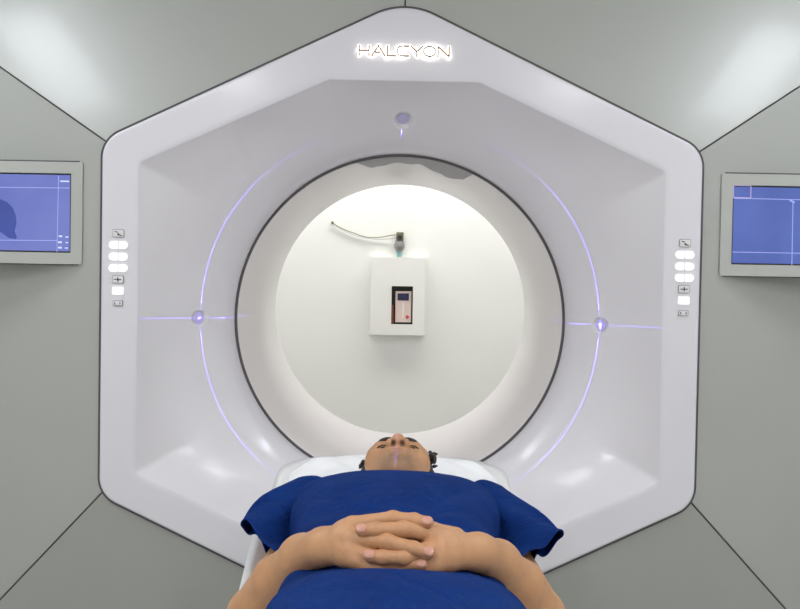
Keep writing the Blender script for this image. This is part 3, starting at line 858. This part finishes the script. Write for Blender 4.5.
# the person's left arm (right in the photo)
B_m = [(P(435, 534, 1.236), .0108), (P(438, 546, 1.222), .0108), (P(439, 556, 1.216), .0102), (P(436, 566, 1.210), .0090)]
B_f = [fin((403, 529, 1.214, .0092), (376, 529.5, 1.213, .0083), (361.5, 530, 1.213, .0076)),
       fin((404, 557.5, 1.199, .0090), (383, 557, 1.198, .0083), (369.5, 556, 1.198, .0076)),
       fin((402, 571, 1.205, .0082), (385, 573, 1.204, .0074), (374, 574, 1.204, .0064)),
       fin((404, 577, 1.208, .0076), (388, 579, 1.206, .007), (378, 580, 1.206, .006))]
B_t = fin((455, 538, 1.28, .014), (432, 531, 1.29, .011), (410, 527, 1.285, .0092), (396, 527, 1.28, .0082))
arm(P(497, 540, 1.80), (P(537, 616, 1.45), .037), [(P(521, 584, 1.39), .0315), (P(498, 562, 1.34), .0255)], (P(480, 552, 1.28), .0245, 0),
    B_m, B_f, B_t, (-.08, 1.14, CZ - .56), (.31, 1.88, CZ - .24), [((P(436, 540, 1.235), .010), (P(414, 538.5, 1.235), .008))])
V, Fq = merge(parts)
body = mesh_obj('body', V, Fq, M_SKIN, person)
ca = body.data.color_attributes.new('tint', 'FLOAT_COLOR', 'POINT')
ca.data.foreach_set('color', np.concatenate(tints).astype(np.float32).ravel())

def subpart(name, V, Fq, m, par, root):
    o = mesh_obj(name, V, Fq, m, None); o.parent = par; return o
# nails
def nail(tip, dip, r_, up):
    tip, dip, up = Vector(tip), Vector(dip), Vector(up).normalized()
    d = (tip - dip).normalized(); n = (up - d*up.dot(d)).normalized(); s = d.cross(n)
    V = []; Fq = []; NU, NV = 10, 10
    for i in range(NU+1):
        u = -1 + 2*i/NU
        for j in range(NV+1):
            v = -1 + 2*j/NV
            k = math.sqrt(max(0, 1 - .5*v*v)); kk = math.sqrt(max(0, 1 - .5*u*u))
            uu, vv = u*k, v*kk                                     # square to disc
            ang = vv*.85
            rr = r_*1.045*(1 - .10*max(0, uu)**2)
            V.append(tip + d*(uu*r_*.84 + r_*.02) + (n*math.cos(ang) + s*math.sin(ang))*rr)
    for i in range(NU):
        for j in range(NV):
            q = i*(NV+1)+j; Fq.append((q, q+1, q+NV+2, q+NV+1))
    o = subpart('fingernail', [tuple(p) for p in V], Fq, M_NAIL, body, person)
    sm = o.modifiers.new('thick', 'SOLIDIFY'); sm.thickness = .0008; sm.offset = 0
    return o
toC = lambda p: (Vector((0, 0, CZ)) - Vector(p)).normalized()
for fg in (A_f[0], A_f[1], A_f[2], B_f[0], B_f[1]):
    (dp, _), (tp, rr) = fg[-2], fg[-1]
    nail(tp, dp, rr, toC(tp) + Vector((0, 0, .55)))
# eyes, brows, hair
for s in (-1, 1):
    c = Vector((s*.031, .0595, .0015)); Vs = []; Fs_ = []
    for i in range(13):
        for k in range(20):
            a, t = PI*i/12, 2*PI*k/20
            Vs.append(tuple(hw(*(c + Vector((math.sin(a)*math.cos(t), math.cos(a), math.sin(a)*math.sin(t)))*.0118))))
    for i in range(12):
        for k in range(20): Fs_.append((i*20+k, i*20+(k+1) % 20, (i+1)*20+(k+1) % 20, (i+1)*20+k))
    ey = subpart('eye', Vs, Fs_, M_EYE, body, person)
    g = Vector((0, .97, .05)).normalized(); Vs = []; Fs_ = []
    e1 = g.orthogonal().normalized(); e2 = g.cross(e1)
    for j in range(5):
        q = j/4*.52
        for k in range(18):
            t = 2*PI*k/18
            Vs.append(tuple(hw(*(c + (g*math.cos(q) + (e1*math.cos(t) + e2*math.sin(t))*math.sin(q))*.0121))))
    for j in range(4):
        for k in range(18): Fs_.append((j*18+k, j*18+(k+1) % 18, (j+1)*18+(k+1) % 18, (j+1)*18+k))
    subpart('iris', Vs, Fs_, M_IRIS, body, person)
    bm = bmesh.new()
    tube(bm, catmull([hw(s*.013, .0825, .019), hw(s*.024, .0815, .0235), hw(s*.036, .0755, .0265), hw(s*.050, .0615, .021)], 16), .0042, 8, [.8]+[1.2]*10+[1.1, 1, .8, .6, .4])
    o = bm_obj('eyebrow', bm, M_HAIR, None, True); o.parent = body
    bm = bmesh.new()                                               # lash line
    tube(bm, catmull([hw(s*.019, .0705, .0005), hw(s*.026, .0738, .0035), hw(s*.035, .0738, .0035), hw(s*.043, .069, 0)], 12), .0013, 6)
    o = bm_obj('eyelashes', bm, M_HAIR, None, True); o.parent = body
f = Field((-.11, -.14, -.09), (.11, .12, .16), .0025)
f.ell((0, -.018, .040), (.0765, .097, .095), .01)
for s in (-1, 1):
    f.bone((s*.070, .008, .03), (s*.0695, .004, -.022), .0085, .006, .008)
f.ell((0, .085, -.03), (.066, .105, .108), .008, True)
f.ell((0, .155, .05), (.12, .100, .13), .008, True)
for s in (-1, 1): f.ell((s*.082, -.006, -.006), (.016, .018, .03), .004, True)
f.ell((0, .0, -.14), (.09, .12, .075), .008, True)
rng = random.Random(3)
for k in range(330):                                               # curls over the scalp
    t = rng.uniform(0, 2*PI); u = rng.uniform(-.6, 1)
    p = Vector((math.cos(t)*math.sqrt(1-u*u)*.0755, -.026 + math.sin(t)*math.sqrt(1-u*u)*.092, .040 + u*.094))
    if p.y > .05 and p.z < .085: continue
    if abs(p.x) > .05 and -.035 < p.y < .02 and p.z < .03: continue
    f.ell(p, (rng.uniform(.004, .008),)*3, .004)
for s, n_ in ((1, 46), (-1, 16)):
    for k in range(n_):
        p = Vector((s*rng.uniform(.067, .0785), rng.uniform(-.05, .05 if s > 0 else .03), rng.uniform(.012, .06)))
        q = p + Vector((s*rng.uniform(.0, .008), rng.uniform(-.006, .010), rng.uniform(-.014, .004)))
        f.bone(p, q, .0045, .0022, .003)
V, Fq = f.mesh()
subpart('hair', h2w(V), Fq, M_HAIR, body, person)

# --- gown: body of the garment lofted over the trunk, two open short sleeves
secs = [(1.945, .10, -.430), (1.90, .150, -.397), (1.85, .188, -.368), (1.79, .190, -.345), (1.72, .180, -.332), (1.64, .168, -.329), (1.56, .154, -.334),
        (1.48, .151, -.345), (1.40, .154, -.357), (1.32, .154, -.364), (1.26, .155, -.362), (1.21, .157, -.352), (1.165, .158, -.3405), (1.12, .158, -.3375), (1.06, .160, -.341),
        (.98, .162, -.346), (.90, .163, -.362), (.82, .165, -.380), (.76, .168, -.392)]
cp = [Vector(s_) for s_ in secs]
SS = catmull(cp, 150)
NA = 128
V = []; Fq = []
for i, s_ in enumerate(SS):
    y, hw_, zt = s_; zb = -.540; zm = (zt + zb)/2; hz = (zt - zb)/2
    for k in range(NA):
        t = 2*PI*k/NA; c_, s2 = math.cos(t), math.sin(t); ex_ = 2.7 + .4*math.exp(-((y - 1.1)/.16)**2) + .7*math.exp(-((y - 1.56)/.13)**2); e = 2/ex_
        x = hw_*math.copysign(abs(c_)**e, c_); z = zm + hz*math.copysign(abs(s2)**e, s2)
        if s2 > 0:
            up = s2
            x_ = x
            # folds: diagonal drags from the shoulders, ripples above the hands
            w1 = math.exp(-((y - 1.62)/.14)**2)
            ph = math.atan2(1.83 - y, .20 - abs(x_)); rad_ = math.hypot(1.83 - y, .20 - abs(x_))
            cr_ = (1 - abs(math.sin(5.2*ph + (.4 if x_ > 0 else 0))))**1.6
            z += up*(-.011*cr_*min(1, max(0, rad_-.05)/.08)*math.exp(-((y - 1.60)/.17)**2)*min(1, abs(x_)/.03)
                     + .0080*math.exp(-((y - 1.37)/.09)**2)*math.sin(80*y + 16*x_ + 1.4*math.sin(20*x_))
                     + .0016*math.exp(-((y - 1.1)/.12)**2)*math.sin(40*x_ + 18*y))
        V.append((x - .002 + .005*max(0, min(1, (1.3 - y)/.15)), y, CZ + z))
    if i:
        for k in range(NA): Fq.append(((i-1)*NA+k, (i-1)*NA+(k+1) % NA, i*NA+(k+1) % NA, i*NA+k))
gV, gF = np.array(V), np.array(Fq)
def sleeve(Rt, Md, Hm):
    N = 72; rows = []
    rr = [catmull([P(*p) for p in q], N, True) for q in (Rt, Md, Hm)]
    L = 26
    for i in range(L):
        row = []
        for k in range(N):
            c3 = catmull([rr[0][k], rr[1][k], rr[2][k]], L)[i] if False else None
            u = i/(L-1)*2
            a, m_, h_ = rr[0][k], rr[1][k], rr[2][k]
            q0 = u/2
            p = a*(1-q0)**2 + (m_*2 - (a+h_)*.5)*2*q0*(1-q0) + h_*q0*q0
            row.append(p + Vector((0, 0, .0045*math.sin(k/N*2*PI*6 + i*.22)*min(1, 2*i/(L-1)))))
        rows.append(row)
    V = [tuple(p) for r_ in rows for p in r_]; Fq = []
    for i in range(L-1):
        for k in range(N): Fq.append((i*N+k, i*N+(k+1) % N, (i+1)*N+(k+1) % N, (i+1)*N+k))
    return np.array(V), np.array(Fq)
SL = sleeve([(298, 477.5, 1.83), (318, 476, 1.82), (332, 486, 1.80), (334, 508, 1.82), (328, 524, 1.86), (312, 520, 1.88), (300, 504, 1.87), (296, 492, 1.86), (296, 485, 1.85)],
            [(263, 498, 1.72), (279, 505, 1.70), (297, 534, 1.66), (308, 532, 1.66), (302, 550, 1.72), (288, 542, 1.74), (276, 527, 1.74), (267, 510, 1.74), (263, 502, 1.73)],
            [(241, 519.5, 1.62), (255, 529, 1.585), (273, 551, 1.53), (294, 566, 1.50), (294, 578, 1.56), (276, 572, 1.62), (266, 552, 1.66), (254, 533.5, 1.65), (244, 533, 1.64)])
SR = sleeve([(500, 486, 1.83), (481, 480.5, 1.82), (467, 490, 1.80), (464, 511, 1.82), (470, 528, 1.86), (486, 525, 1.88), (499, 509, 1.87), (502, 497, 1.86), (502, 490, 1.85)],
            [(536, 513, 1.70), (519, 516, 1.68), (503, 540, 1.65), (494, 538, 1.66), (500, 556, 1.72), (514, 550, 1.74), (526, 536, 1.74), (535, 522, 1.72), (537, 516, 1.71)],
            [(563, 530.5, 1.58), (550, 541, 1.55), (531, 553, 1.52), (508, 568, 1.50), (508, 580, 1.56), (525, 574, 1.60), (533, 558, 1.62), (541, 555, 1.61), (555, 545, 1.60)])
V, Fq = merge([(gV, gF), SL, SR])
gown = mesh_obj('gown', V, Fq, M_CLOTH, person)
sm = gown.modifiers.new('thick', 'SOLIDIFY'); sm.thickness = .002; sm.offset = 1
